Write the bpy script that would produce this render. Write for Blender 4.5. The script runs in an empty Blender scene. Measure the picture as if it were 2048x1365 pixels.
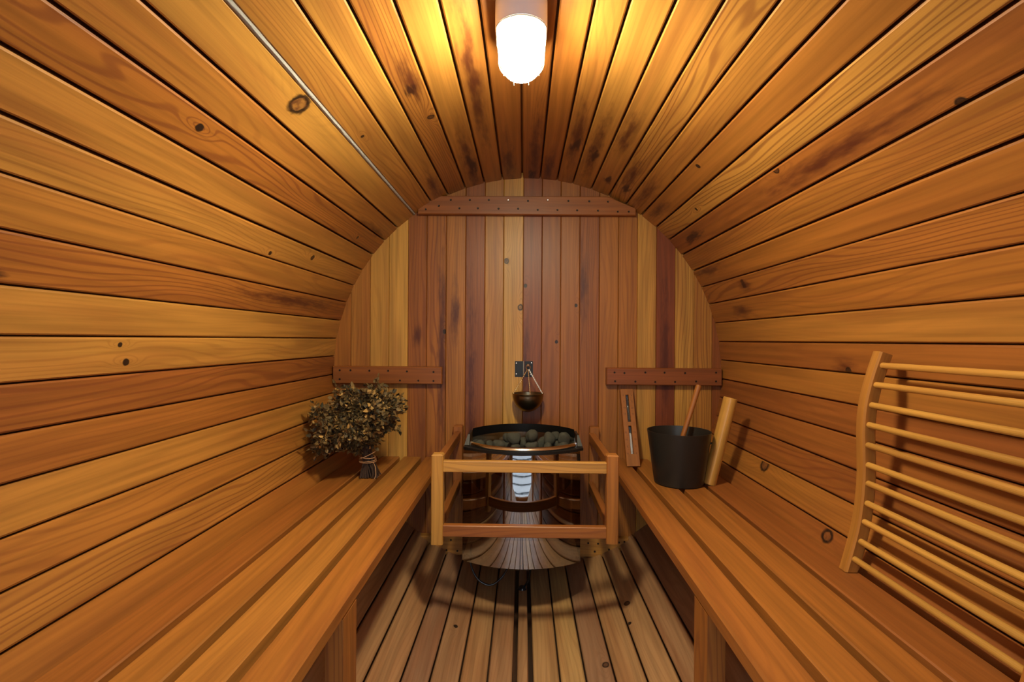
import bpy, bmesh, math, random
from mathutils import Vector, Matrix
PI = math.pi
D = bpy.data
SC = bpy.context.scene
COL = SC.collection
rnd = random.Random(7)

# ------------------------------------------------------------------ camera, world, exposure
R = 0.90            # inner radius of the barrel, its axis runs along Y at x=0, z=R
YB = 2.395          # back wall plane
YF = -0.16          # front wall (inner face), just behind the camera
cam_d = D.cameras.new('camera'); cam = D.objects.new('camera', cam_d); COL.objects.link(cam)
cam_d.sensor_width = 36.0; cam_d.lens = 36.0 * 1030.0 / 2048.0
cam_d.clip_start = 0.01
cam.matrix_world = (Matrix.Translation((-0.012, 0, 1.049)) @ Matrix.Rotation(math.radians(1.27), 4, 'Z')
                    @ Matrix.Rotation(math.radians(89.86), 4, 'X') @ Matrix.Rotation(math.radians(.35), 4, 'Z'))
SC.camera = cam
SC.view_settings.view_transform = 'Standard'
SC.view_settings.look = 'None'
SC.view_settings.gamma = 1.0
SC.view_settings.use_curve_mapping = False
SC.view_settings.exposure = 0.0
world = D.worlds.new('sky'); SC.world = world; world.use_nodes = True
bg = world.node_tree.nodes['Background']
bg.inputs['Color'].default_value = (0.74, 0.86, 1.0, 1); bg.inputs['Strength'].default_value = 2.8
LAMP_STRENGTH = 355.0

# ------------------------------------------------------------------ materials
def newmat(name):
    m = D.materials.new(name); m.use_nodes = True
    nt = m.node_tree; b = nt.nodes['Principled BSDF']
    return m, nt, b
def simple(name, col, rough=.5, metal=0., spec=None, bump=None, **kw):
    m, nt, b = newmat(name)
    b.inputs['Base Color'].default_value = (*col, 1); b.inputs['Roughness'].default_value = rough
    b.inputs['Metallic'].default_value = metal
    for k, v in kw.items(): b.inputs[k].default_value = v
    if bump:
        n = nt.nodes.new('ShaderNodeTexNoise'); n.inputs['Scale'].default_value = bump[0]
        bp = nt.nodes.new('ShaderNodeBump'); bp.inputs['Strength'].default_value = bump[1]; bp.inputs['Distance'].default_value = .002
        nt.links.new(n.outputs[0], bp.inputs['Height']); nt.links.new(bp.outputs[0], b.inputs['Normal'])
    return m

class NT:
    def __init__(s, nt): s.nt = nt
    def n(s, t, **kw):
        nd = s.nt.nodes.new(t)
        for k, v in kw.items(): setattr(nd, k, v)
        return nd
    def link(s, a, b): s.nt.links.new(a, b)
    def m(s, op, a, b=None, c=None, clamp=False):
        nd = s.nt.nodes.new('ShaderNodeMath'); nd.operation = op; nd.use_clamp = clamp
        for i, v in enumerate((a, b, c)):
            if v is None: continue
            if isinstance(v, (int, float)): nd.inputs[i].default_value = v
            else: s.nt.links.new(v, nd.inputs[i])
        return nd.outputs[0]
    def ss(s, x, lo, hi):          # smoothstep
        nd = s.nt.nodes.new('ShaderNodeMapRange'); nd.interpolation_type = 'SMOOTHSTEP'
        s.nt.links.new(x, nd.inputs[0]); nd.inputs[1].default_value = lo; nd.inputs[2].default_value = hi
        nd.inputs[3].default_value = 0; nd.inputs[4].default_value = 1
        return nd.outputs[0]
    def mix(s, f, a, b, bt='MIX'):
        nd = s.nt.nodes.new('ShaderNodeMix'); nd.data_type = 'RGBA'; nd.blend_type = bt
        for v, i in ((f, 0), (a, 6), (b, 7)):
            if isinstance(v, (int, float)): nd.inputs[i].default_value = v
            elif isinstance(v, tuple): nd.inputs[i].default_value = (*v, 1)
            else: s.nt.links.new(v, nd.inputs[i])
        return nd.outputs[2]
    def comb(s, x, y, z):
        nd = s.nt.nodes.new('ShaderNodeCombineXYZ')
        for i, v in enumerate((x, y, z)):
            if isinstance(v, (int, float)): nd.inputs[i].default_value = v
            else: s.nt.links.new(v, nd.inputs[i])
        return nd.outputs[0]
    def noise(s, vec, scale=1., detail=3., rough=.5):
        nd = s.nt.nodes.new('ShaderNodeTexNoise'); s.nt.links.new(vec, nd.inputs['Vector'])
        nd.inputs['Scale'].default_value = scale; nd.inputs['Detail'].default_value = detail; nd.inputs['Roughness'].default_value = rough
        return nd.outputs[0]
    def attr(s, name):
        nd = s.nt.nodes.new('ShaderNodeAttribute'); nd.attribute_name = name; return nd

def wood_material(name, rough=.42, smooth=1.0):
    """cedar board: UV = metres along / across the board; every board carries its own tone, seed, knots and stains"""
    m, nt, b = newmat(name); T = NT(nt)
    uv = T.n('ShaderNodeUVMap'); uv.uv_map = 'UVMap'
    sp = T.n('ShaderNodeSeparateXYZ'); T.link(uv.outputs[0], sp.inputs[0]); u, v = sp.outputs[0], sp.outputs[1]
    seed = T.attr('seed').outputs['Fac']; grain = T.attr('grain').outputs['Fac']; tone = T.attr('tone').outputs['Color']
    sz = T.m('MULTIPLY', seed, 13.7)
    warp = T.noise(T.comb(T.m('MULTIPLY', u, 1.1), T.m('MULTIPLY', v, 9.), sz), 1., 1.5)
    fld = T.m('ADD', T.m('MULTIPLY', v, 70.), T.m('MULTIPLY', warp, 11.))
    kmask = kring = None
    for kn in ('knot_a', 'knot_b'):
        s3 = T.n('ShaderNodeSeparateXYZ'); T.link(T.attr(kn).outputs['Vector'], s3.inputs[0])
        du = T.m('SUBTRACT', u, s3.outputs[0]); dv = T.m('SUBTRACT', v, s3.outputs[1]); kr = T.m('MAXIMUM', s3.outputs[2], .0001)
        wob = T.noise(T.comb(T.m('MULTIPLY', u, 60.), T.m('MULTIPLY', v, 60.), sz), 1., 2.)
        dd = T.m('DIVIDE', T.m('SQRT', T.m('ADD', T.m('POWER', T.m('ABSOLUTE', T.m('MULTIPLY', du, .85)), 2.), T.m('POWER', T.m('ABSOLUTE', dv), 2.))), kr)
        d = T.m('ADD', dd, T.m('MULTIPLY', T.m('SUBTRACT', wob, .5), .7))
        flow = T.m('DIVIDE', T.m('SQRT', T.m('ADD', T.m('POWER', T.m('ABSOLUTE', T.m('MULTIPLY', du, .3)), 2.), T.m('POWER', T.m('ABSOLUTE', dv), 2.))), kr)
        fld = T.m('ADD', fld, T.m('MULTIPLY', T.m('EXPONENT', T.m('MULTIPLY', T.m('POWER', flow, 2.), -.35)), 3.2))
        core = T.m('SUBTRACT', 1., T.ss(d, .85, 1.05))
        small = T.m('SUBTRACT', 1., T.ss(kr, .008, .012))
        ring = T.m('MULTIPLY', T.m('MAXIMUM', T.ss(d, .62, .85), small), T.m('MULTIPLY', T.m('SUBTRACT', 1., T.ss(d, 1., 1.4)), T.m('MAXIMUM', T.ss(wob, .1, .5), T.m('MULTIPLY', small, .95))))
        kmask = core if kmask is None else T.m('MAXIMUM', kmask, core)
        kring = ring if kring is None else T.m('MAXIMUM', kring, ring)
    ln = T.m('SINE', T.m('MULTIPLY', fld, 2 * PI))
    line = T.m('MULTIPLY', T.ss(ln, .25, 1.0), grain)
    fib = T.noise(T.comb(T.m('MULTIPLY', u, 5.), T.m('MULTIPLY', v, 420.), sz), 1., 2.)
    fib2 = T.noise(T.comb(T.m('MULTIPLY', u, 2.), T.m('MULTIPLY', v, 60.), sz), 1., 2.)
    big = T.noise(T.comb(T.m('MULTIPLY', u, 1.6), T.m('MULTIPLY', v, 16.), T.m('ADD', sz, 5.)), 1., 2.)
    c = T.mix(T.m('MULTIPLY', T.ss(big, .42, .75), .75), tone, T.mix(.5, tone, (.22, .06, .016)))
    br = T.m('ADD', .73, T.m('ADD', T.m('MULTIPLY', fib, .2), T.m('MULTIPLY', T.ss(fib2, .28, .72), .34)))
    c = T.mix(1., c, T.comb(br, br, br), 'MULTIPLY')
    c = T.mix(T.m('MULTIPLY', line, .56), c, (.15, .038, .012))
    # stains of heartwood colour
    for sn in ('stain_a', 'stain_b'):
        s3 = T.n('ShaderNodeSeparateXYZ'); T.link(T.attr(sn).outputs['Vector'], s3.inputs[0])
        du = T.m('DIVIDE', T.m('SUBTRACT', u, s3.outputs[0]), T.m('MAXIMUM', s3.outputs[2], .0001))
        dv = T.m('DIVIDE', T.m('SUBTRACT', v, s3.outputs[1]), .024)
        q = T.m('SQRT', T.m('ADD', T.m('POWER', T.m('ABSOLUTE', du), 2.), T.m('POWER', T.m('ABSOLUTE', dv), 2.)))
        wn = T.noise(T.comb(T.m('MULTIPLY', u, 11.), T.m('MULTIPLY', v, 55.), sz), 1., 4., .6)
        q = T.m('ADD', q, T.m('MULTIPLY', T.m('SUBTRACT', wn, .5), 2.4))
        msk = T.m('SUBTRACT', 1., T.ss(q, -.1 if sn == 'stain_a' else .25, 1.45 if sn == 'stain_a' else 1.0))
        c = T.mix(T.m('MULTIPLY', msk, .93 if sn == 'stain_a' else .95), c, (.075, .016, .007) if sn == 'stain_a' else (.035, .010, .006))
    c = T.mix(kmask, c, T.mix(T.ss(wob, .3, .7), (.10, .034, .012), T.mix(.5, tone, (.16, .055, .018))))
    c = T.mix(T.m('MULTIPLY', kring, .95), c, (.012, .006, .004))
    T.link(c, b.inputs['Base Color'])
    b.inputs['Roughness'].default_value = rough
    b.inputs['Specular IOR Level'].default_value = .42
    h = T.m('ADD', T.m('MULTIPLY', fib, .35), T.m('MULTIPLY', line, .25))
    h = T.m('SUBTRACT', h, T.m('MULTIPLY', kring, 1.2))
    bp = T.n('ShaderNodeBump'); bp.inputs['Strength'].default_value = .25 * smooth; bp.inputs['Distance'].default_value = .0012
    T.link(h, bp.inputs['Height']); T.link(bp.outputs[0], b.inputs['Normal'])
    return m
WOOD = wood_material('cedar')
WOODS = wood_material('smooth_pine', .34, .5)

BLACK = simple('black_steel', (.012, .012, .012), .42, .3)
def steel_mat():
    m, nt, b = newmat('polished_steel'); T = NT(nt)
    b.inputs['Metallic'].default_value = 1; b.inputs['Base Color'].default_value = (.72, .73, .72, 1)
    tc = T.n('ShaderNodeTexCoord'); n = T.noise(tc.outputs['Object'], 26., 3.)
    n2 = T.noise(tc.outputs['Object'], 190., 2.)
    T.link(T.m('ADD', .008, T.m('MULTIPLY', n2, .03)), b.inputs['Roughness'])
    bp = T.n('ShaderNodeBump'); bp.inputs['Strength'].default_value = .02; bp.inputs['Distance'].default_value = .002
    T.link(n, bp.inputs['Height']); T.link(bp.outputs[0], b.inputs['Normal'])
    return m
STEEL = steel_mat()
SHINY = simple('bright_steel', (.8, .8, .8), .16, 1.)
SCREW = simple('dark_screw', (.035, .025, .02), .45, .8)
SCREWL = simple('bright_screw', (.75, .7, .62), .25, 1.)
BRONZE = simple('aged_brass', (.26, .21, .13), .3, 1.)
CHAIN = simple('brass_chain', (.75, .62, .42), .22, 1.)
WHITEP = simple('white_plastic', (.86, .86, .85), .4)
WIRE = simple('white_wire', (.55, .48, .38), .4)
CABLE = simple('black_cable', (.01, .012, .016), .12)
SANDM = simple('white_sand', (.88, .86, .83), .8)
SEAL = simple('foil_strip', (.92, .9, .86), .45, .0, bump=(60., .8))
TWINE = simple('twine', (.5, .26, .12), .8)
TWIG = simple('twig_bark', (.04, .018, .010), .85)
INK = simple('burnt_ink', (.09, .03, .015), .8)
def stone_mat():
    m, nt, b = newmat('peridotite'); T = NT(nt)
    tc = T.n('ShaderNodeTexCoord'); n = T.noise(tc.outputs['Object'], 40., 5.)
    c = T.mix(T.ss(n, .35, .7), (.02, .02, .015), (.11, .105, .07))
    T.link(c, b.inputs['Base Color']); b.inputs['Roughness'].default_value = .85
    bp = T.n('ShaderNodeBump'); bp.inputs['Strength'].default_value = .6; bp.inputs['Distance'].default_value = .004
    T.link(n, bp.inputs['Height']); T.link(bp.outputs[0], b.inputs['Normal'])
    return m
STONE = stone_mat()
def bucket_mat():
    m, nt, b = newmat('black_anodised'); T = NT(nt)
    b.inputs['Base Color'].default_value = (.022, .020, .017, 1); b.inputs['Roughness'].default_value = .38
    b.inputs['Metallic'].default_value = .25
    tc = T.n('ShaderNodeTexCoord'); n = T.noise(tc.outputs['Object'], 14., 3.)
    bp = T.n('ShaderNodeBump'); bp.inputs['Strength'].default_value = .15; bp.inputs['Distance'].default_value = .004
    T.link(n, bp.inputs['Height']); T.link(bp.outputs[0], b.inputs['Normal'])
    return m
BUCKET = bucket_mat()
def leaf_mat():
    m, nt, b = newmat('dried_birch_leaf'); T = NT(nt)
    a = T.attr('leafcol').outputs['Fac']
    c = T.mix(T.ss(a, 0., .6), (.032, .026, .010), (.16, .095, .026)); c = T.mix(T.ss(a, .8, 1.), c, (.50, .29, .08))
    T.link(c, b.inputs['Base Color']); b.inputs['Roughness'].default_value = .7
    return m
LEAF = leaf_mat()
GLASS = simple('clear_glass', (1, 1, 1), .02, 0., **{'Transmission Weight': 1., 'IOR': 1.3})
def emis(name, col, st):
    m, nt, b = newmat(name)
    b.inputs['Base Color'].default_value = (.9, .9, .9, 1)
    b.inputs['Emission Color'].default_value = (*col, 1); b.inputs['Emission Strength'].default_value = st
    return m
LAMPG = emis('lit_lamp_glass', (1.0, .90, .62), LAMP_STRENGTH)
_t = NT(LAMPG.node_tree); _g = _t.n('ShaderNodeNewGeometry'); _s = _t.n('ShaderNodeSeparateXYZ'); _t.link(_g.outputs['Normal'], _s.inputs[0])
# glass emission weighted downwards, added to keep the ceiling by the lamp from clipping
_t.link(_t.m('MULTIPLY', _t.m('ADD', .38, _t.m('MULTIPLY', _t.m('MAXIMUM', _t.m('MULTIPLY', _s.outputs[2], -1.), 0.), .75)), LAMP_STRENGTH), LAMPG.node_tree.nodes['Principled BSDF'].inputs['Emission Strength'])
SNOW = simple('pale_decking', (.90, .92, .95), .8, bump=(9., .5))

# ------------------------------------------------------------------ object helpers
def tag(o, label, cat, group=None, kind=None):
    if label: o['label'] = label
    if cat: o['category'] = cat
    if group: o['group'] = group
    if kind: o['kind'] = kind
    return o
def empty(name, loc, label, cat, group=None):
    o = D.objects.new(name, None); o.location = loc; o.empty_display_size = .05; COL.objects.link(o)
    return tag(o, label, cat, group)
def link(name, me, parent=None):
    o = D.objects.new(name, me); COL.objects.link(o)
    if parent:
        o.parent = parent; o.matrix_parent_inverse = Matrix.Translation(parent_world(parent)).inverted()
    return o
def parent_world(p):
    return Vector((0, 0, 0)) if p.parent else Vector(p.location)
def structure(o): o['kind'] = 'structure'; return o

T_RED, T_MID, T_LIGHT = Vector((.185, .044, .014)), Vector((.335, .122, .020)), Vector((.52, .275, .055))
def tonecol(t):
    if isinstance(t, Vector): return t
    t = max(0., min(1., t))
    return T_RED.lerp(T_MID, t * 2) if t < .5 else T_MID.lerp(T_LIGHT, t * 2 - 1)

class Wood:
    """collects boards; each face keeps its board's tone, seed, knots and stains"""
    def __init__(s): s.v = []; s.f = []; s.uv = []; s.at = []; s.sm = []
    def face(s, pts, uvs, at, smooth=False):
        i = len(s.v); s.v += [tuple(p) for p in pts]; s.f.append(tuple(range(i, i + len(pts)))); s.uv += uvs; s.at.append(at); s.sm.append(smooth)
    def at_(s, tone=None, seed=None, grain=None, ka=None, kb=None, sa=None, sb=None):
        no = (99., 99., .001)
        return (tonecol(rnd.uniform(.3, .8) if tone is None else tone), rnd.uniform(0, 50) if seed is None else seed,
                rnd.choice([.2, .4, .6, 1.]) if grain is None else grain, ka or no, kb or no, sa or no, sb or no)
    def prism(s, poly, org, ax, ex, ey, L, at, v0=None, caps=True, smooth=False, u0=0., seg=1, wig=None):
        """extrude the 2-D polygon (in ex, ey) along ax; u along, v around the polygon (0 = middle of the first edge when v0 is None)"""
        org, ax, ex, ey = map(Vector, (org, ax, ex, ey)); n = len(poly)
        per = [0.]
        for i in range(n): per.append(per[-1] + math.dist(poly[i], poly[(i + 1) % n]))
        off = -(per[1] / 2) if v0 is None else v0
        for k in range(seg):
            ta, tb = L * k / seg, L * (k + 1) / seg
            for i in range(n):
                a, b = poly[i], poly[(i + 1) % n]
                P = lambda q, t: org + ex * q[0] + ey * q[1] + ax * t + (wig(q, t) if wig else Vector())
                s.face([P(a, ta), P(b, ta), P(b, tb), P(a, tb)],
                       [(u0 + ta, per[i] + off), (u0 + ta, per[i + 1] + off), (u0 + tb, per[i + 1] + off), (u0 + tb, per[i] + off)], at, smooth)
        if caps:
            s.face([org + ex * q[0] + ey * q[1] for q in reversed(poly)], [(q[0] * 1.5 + u0, q[1] + off) for q in reversed(poly)], at)
            s.face([org + ex * q[0] + ey * q[1] + ax * L for q in poly], [(q[0] * 1.5 + u0, q[1] + off) for q in poly], at)
    def box(s, lo, hi, axis, bev=.002, **kw):
        """a bevelled board between two corners, grain along axis 0/1/2"""
        lo, hi = Vector(lo), Vector(hi); c = (lo + hi) / 2; E = [Vector((1, 0, 0)), Vector((0, 1, 0)), Vector((0, 0, 1))]
        ax = E[axis]; a, b = [(E[1], E[2]), (E[2], E[0]), (E[0], E[1])][axis]
        w, h = abs((hi - lo).dot(a)) / 2, abs((hi - lo).dot(b)) / 2; L = (hi - lo)[axis]; org = c - ax * L / 2
        s.beam(org, ax, a, b, w, h, L, bev, **kw)
    def beam(s, org, ax, ex, ey, w, h, L, bev=.002, u0=None, **kw):
        poly = [(-w + bev, -h), (w - bev, -h), (w, -h + bev), (w, h - bev), (w - bev, h), (-w + bev, h), (-w, h - bev), (-w, -h + bev)]
        s.prism(poly, org, ax, ex, ey, L, s.at_(**kw), u0=rnd.uniform(0, 9) if u0 is None else u0)
    def build(s, name, parent=None, mat=None):
        me = D.meshes.new(name); me.from_pydata(s.v, [], s.f)
        ul = me.uv_layers.new(name='UVMap')
        ul.data.foreach_set('uv', [c for p in s.uv for c in p])
        def put(nm, ty, idx, prop):
            a = me.attributes.new(nm, ty, 'FACE'); vals = []
            for t in s.at:
                x = t[idx]
                if ty == 'FLOAT_COLOR': vals += [*x, 1.]
                elif ty == 'FLOAT_VECTOR': vals += list(x)
                else: vals.append(x)
            a.data.foreach_set(prop, vals)
        put('tone', 'FLOAT_COLOR', 0, 'color'); put('seed', 'FLOAT', 1, 'value'); put('grain', 'FLOAT', 2, 'value')
        for i, nm in enumerate(('knot_a', 'knot_b', 'stain_a', 'stain_b')): put(nm, 'FLOAT_VECTOR', 3 + i, 'vector')
        me.polygons.foreach_set('use_smooth', s.sm)
        me.materials.append(mat or WOOD); me.update()
        return link(name, me, parent)

def bm_obj(name, bm, mat, parent=None, smooth=True, angle=40):
    bmesh.ops.recalc_face_normals(bm, faces=bm.faces)
    me = D.meshes.new(name); bm.to_mesh(me); bm.free()
    me.materials.append(mat)
    if smooth:
        for p in me.polygons: p.use_smooth = True
        try: me.set_sharp_from_angle(angle=math.radians(angle))
        except Exception: pass
    return link(name, me, parent)
def frame_of(d):
    d = Vector(d).normalized(); a = Vector((0, 0, 1)) if abs(d.z) < .9 else Vector((1, 0, 0))
    x = d.cross(a).normalized(); return x, d.cross(x).normalized()
def add_tube(bm, pts, r, seg=10, closed=False, caps=True, rs=None):
    pts = [Vector(p) for p in pts]; n = len(pts); rings = []; x = None
    for i, p in enumerate(pts):
        if closed: d = pts[(i + 1) % n] - pts[i - 1]
        else: d = pts[min(i + 1, n - 1)] - pts[max(i - 1, 0)]
        d.normalize()
        if x is None: x, y = frame_of(d)
        else:
            x = (x - d * x.dot(d)).normalized(); y = d.cross(x)
        rr = rs[i] if rs else r
        rings.append([bm.verts.new(p + x * math.cos(2 * PI * k / seg) * rr + y * math.sin(2 * PI * k / seg) * rr) for k in range(seg)])
    m = n if closed else n - 1
    for i in range(m):
        a, b = rings[i], rings[(i + 1) % n]
        for k in range(seg): bm.faces.new((a[k], a[(k + 1) % seg], b[(k + 1) % seg], b[k]))
    if caps and not closed:
        bm.faces.new(list(reversed(rings[0]))); bm.faces.new(rings[-1])
    return rings
def add_lathe(bm, prof, c, seg=40, M=None):
    """surface of revolution about local z; prof = [(r, z), ...]"""
    M = M or Matrix.Translation(c); rings = []
    for r, z in prof:
        if r < 1e-5: rings.append([bm.verts.new(M @ Vector((0, 0, z)))])
        else: rings.append([bm.verts.new(M @ Vector((r * math.cos(2 * PI * k / seg), r * math.sin(2 * PI * k / seg), z))) for k in range(seg)])
    for a, b in zip(rings, rings[1:]):
        for k in range(seg):
            k2 = (k + 1) % seg
            if len(a) == 1 and len(b) == 1: continue
            if len(a) == 1: bm.faces.new((a[0], b[k], b[k2]))
            elif len(b) == 1: bm.faces.new((a[k], a[k2], b[0]))
            else: bm.faces.new((a[k], a[k2], b[k2], b[k]))
def add_box(bm, lo, hi, bev=0.):
    r = bmesh.ops.create_cube(bm, size=1.); lo, hi = Vector(lo), Vector(hi)
    for v in r['verts']: v.co = Vector([(lo[i] + hi[i]) / 2 + v.co[i] * (hi[i] - lo[i]) for i in range(3)])
    if bev: bmesh.ops.bevel(bm, geom=list({e for v in r['verts'] for e in v.link_edges}), offset=bev, segments=2, affect='EDGES')
def add_poly(bm, poly, z0, z1):
    """vertical prism over an x/y polygon"""
    a = [bm.verts.new((x, y, z0)) for x, y in poly]; b = [bm.verts.new((x, y, z1)) for x, y in poly]; n = len(poly)
    for i in range(n): bm.faces.new((a[i], a[(i + 1) % n], b[(i + 1) % n], b[i]))
    bm.faces.new(list(reversed(a))); bm.faces.new(b)

# ------------------------------------------------------------------ the barrel: staves
top = [-47.4, -42.0, -35.6, -29.4, -24.0, -18.5, -12.7, -7.3, -1.4, 3.9, 8.9, 13.6, 19.3, 24.8, 30.4, 35.95, 41.6, 46.9, 52.75, 58.45, 63.9, 69.3, 75.1, 80.7, 86.1, 91.6, 97.0, 102.5, 108.0, 113.4, 118.8, 124.2, 129.7, 135.1, 140.6, 146.2, 151.6, 157.1, 162.7, 168.2, 173.2, 178.9, 182.1, 187.4, 192.7, 198.2, 203.3, 209.3, 214.8, 220.3, 225.6, 230.9, 236.3, 241.7, 247.1, 252.6, 257.9, 263.4, 268.8, 274.3, 279.6, 285.1, 290.8, 296.3, 301.6, 307.15]
edges = top + [312.6]
def stave_of(deg):
    d = deg if deg >= -47.4 else deg + 360
    for i in range(len(edges) - 1):
        if edges[i] <= d < edges[i + 1]: return i, math.radians(d - (edges[i] + edges[i + 1]) / 2) * R
knots = {}; stains = {}
for (a, y, r) in [(-49.5, 1.05, .008), (-37.9, 1.222, .025), (-84.0, 1.125, .007), (-33.3, 1.522, .005), (52.5, .874, .009), (114.9, 1.415, .017), (108.9, 1.854, .021), (155.4, 1.899, .010), (156.5, 1.778, .006), (163.8, 1.61, .010), (-164.2, 1.812, .007), (37.5, 1.676, .007), (47.4, 1.399, .010), (-19.9, 1.607, .010), (-62.7, 1.581, .006), (-60.4, 1.861, .009), (85.7, 1.461, .009), (-50.9, 2.109, .006), (-81.5, 1.102, .005), (44.5, 1.94, .006)]:
    i, v = stave_of(a); knots.setdefault(i, []).append((y, v, r))
dark = {}
for (a, y, L) in [(-20.8, 1.36, .13), (-10.2, 1.50, .42), (11.3, 1.9, .3), (16.0, 1.93, .32), (21.6, 1.74, .16), (-15.2, 2.1, .34), (2.0, 2.05, .34), (6., 2.25, .2), (-73.0, .80, .08), (-71.5, 1.9, .4), (66.3, 1.97, .05), (72.5, 2.07, .08), (50.2, 1.2, .32), (-44.5, .83, .18), (85.0, 1.476, .05), (27.4, 2.05, .2), (33., 2.15, .2), (-26.5, 2.2, .18), (-5., 2.15, .25), (38.5, 2.2, .15), (-47., 2.2, .2), (60., 2.25, .15)]:
    i, v = stave_of(a); stains[i] = (y, v, L)
for (a, y, L) in [(-20.0, 2.1, .16), (-14.6, 2.12, .15), (11.6, 1.93, .07), (16.6, 1.99, .07), (-71.5, 2.17, .17), (50., 2.14, .12), (-74., .79, .04), (-21.6, 1.42, .04), (27.8, 2.2, .06), (22.6, 2.2, .06), (1.2, 2.33, .07), (66.0, 1.975, .02)]:
    i, v = stave_of(a); dark[i] = (y, v, L)
tones = {0: .62, 1: .85, 2: .75, 3: .8, 4: .6, 5: .7, 6: .6, 7: .45, 8: .4, 9: .5, 10: .62, 11: .75, 12: .72, 13: .75, 14: .66, 15: .55, 16: .8, 17: .35, 18: .55, 19: .5, 20: .42, 21: .5, 22: .62, 23: .35, 24: .55, 25: .25, 26: .3, 27: .28, 28: .55, 29: .3, 30: .45,
         65: .5, 64: .68, 63: .72, 62: .6, 61: .45, 60: .75, 59: .78, 58: .3, 57: .42, 56: .66, 55: .55, 54: .6, 53: .5,
         34: .2, 35: .3, 36: .55, 37: .6, 38: .1, 39: .95, 40: .7, 41: .45, 42: .35, 43: .6, 44: .35, 45: .05, 46: .5, 47: .45, 48: .6}
grains = {16: 1., 18: .7, 14: .5, 25: .3, 27: .9, 58: .9, 54: .9, 55: .55, 63: .5, 64: .2, 0: .4, 59: .4, 1: .15, 15: .1, 62: .4, 60: .1, 21: .5, 56: .15, 24: .1, 22: .15}
def stave(W, i, y0, y1):
    a0, a1 = math.radians(edges[i]), math.radians(edges[i + 1])
    am = (a0 + a1) / 2; n = Vector((-math.sin(am), 0, -math.cos(am))); t = Vector((math.cos(am), 0, -math.sin(am)))
    def gp(k):
        d = edges[k % 66]; d = d - 360 if d > 180 else d
        if abs(d) < 62: return .0060
        if abs(d) > 177: return .016
        if abs(d) > 130: return .0055
        return .0036
    half = R * math.sin((a1 - a0) / 2)
    gl, gr = gp(i) / 2, gp(i + 1) / 2
    if i == 2: gl = .005                                   # the open crack that the foil strip lies in
    if i == 1: gr = .005
    c = .0035; dep = .042
    rc = R * math.cos((a1 - a0) / 2)                         # distance of the flat face
    s = math.tan((a1 - a0) / 2)
    xl, xr = -half + gl, half - gr
    poly = [(xl + c, 0), (xr - c, 0), (xr, -c), (xr + dep * s, -dep), (xl - dep * s, -dep), (xl, -c)]
    org = Vector((0, y0, R)) - n * rc
    # polygon ex = t (around), ey = n (towards the axis)
    tn = tones.get(i)
    if 34 <= i <= 49: tn = tonecol(tn if tn is not None else .5).lerp(Vector((.38, .28, .17)), .42)
    at = W.at_(tone=tn, seed=i * 1.37, grain=grains.get(i, .3 if 34 <= i <= 49 else None), ka=(knots.get(i, []) + [None, None])[0], kb=(knots.get(i, []) + [None, None])[1],
               sa=stains.get(i), sb=dark.get(i))
    W.prism(poly, org, (0, 1, 0), t, n, y1 - y0, at, v0=xl + c, u0=y0, seg=1)
Y0, Y1 = YF - .06, YB + .07
shells = {'ceiling': range(0, 17), 'wall_right': range(17, 34), 'floor': range(34, 49), 'wall_left': range(49, 66)}
for nm, rg in shells.items():
    W = Wood()
    for i in rg: stave(W, i, Y0, Y1)
    # the tongues that close the grooves from behind
    a0, a1 = edges[rg[0]], edges[rg[-1] + 1]; at = W.at_(tone=Vector((.035, .02, .012)) if nm == 'floor' else .1, grain=.2); K = len(rg) * 2   # floor tongues toned near-black to stand for shade deep in the joints
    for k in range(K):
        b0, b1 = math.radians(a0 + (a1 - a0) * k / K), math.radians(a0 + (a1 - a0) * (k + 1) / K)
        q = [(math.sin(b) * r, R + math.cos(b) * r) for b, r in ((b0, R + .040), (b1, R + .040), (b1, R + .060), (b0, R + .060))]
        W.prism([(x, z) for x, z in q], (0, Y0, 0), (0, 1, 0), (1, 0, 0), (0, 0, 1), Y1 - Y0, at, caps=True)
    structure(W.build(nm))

# back wall: upright tongue and groove boards
bx = [-.91, -.821, -.73, -.642, -.553, -.465, -.374, -.283, -.193, -.106, -.015, .072, .159, .247, .338, .426, .514, .601, .688, .775, .859, .92]
bt = [.5, .6, .9, 1.0, .3, .45, .55, .2, .7, 1.0, .12, .3, .45, .28, .5, .5, .85, .0, .9, .65, .15]
bgr = [.3, .4, .2, .2, .8, 1., .6, .7, .3, .4, .6, .4, .5, .9, .4, .6, .3, 1., .8, 1., .4]
bknot = {9: [(1.352, .135, .010), (1.157, .168, .011)], 10: [(1.270, .016, .007)], 12: [(1.168, .03, .0055)], 11: [(1.01, .07, .004)]}
bknot = {9: [(1.415, -.033, .010), (1.200, .033, .011)], 10: [(1.300, -.032, .007)], 12: [(1.210, .028, .006)], 11: [(1.04, .026, .006)], 5: [(1.085, .04, .008)]}
bstain = {5: [(1.0, .03, .45)], 6: [(1.18, .0, .14)], 17: [(1.0, 0, .35)], 7: [(.75, -.02, .5)], 13: [(1.3, -.03, .16)], 4: [(1.07, .0, .05)], 10: [(.9, -.035, .25)]}
W = Wood()
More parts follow.
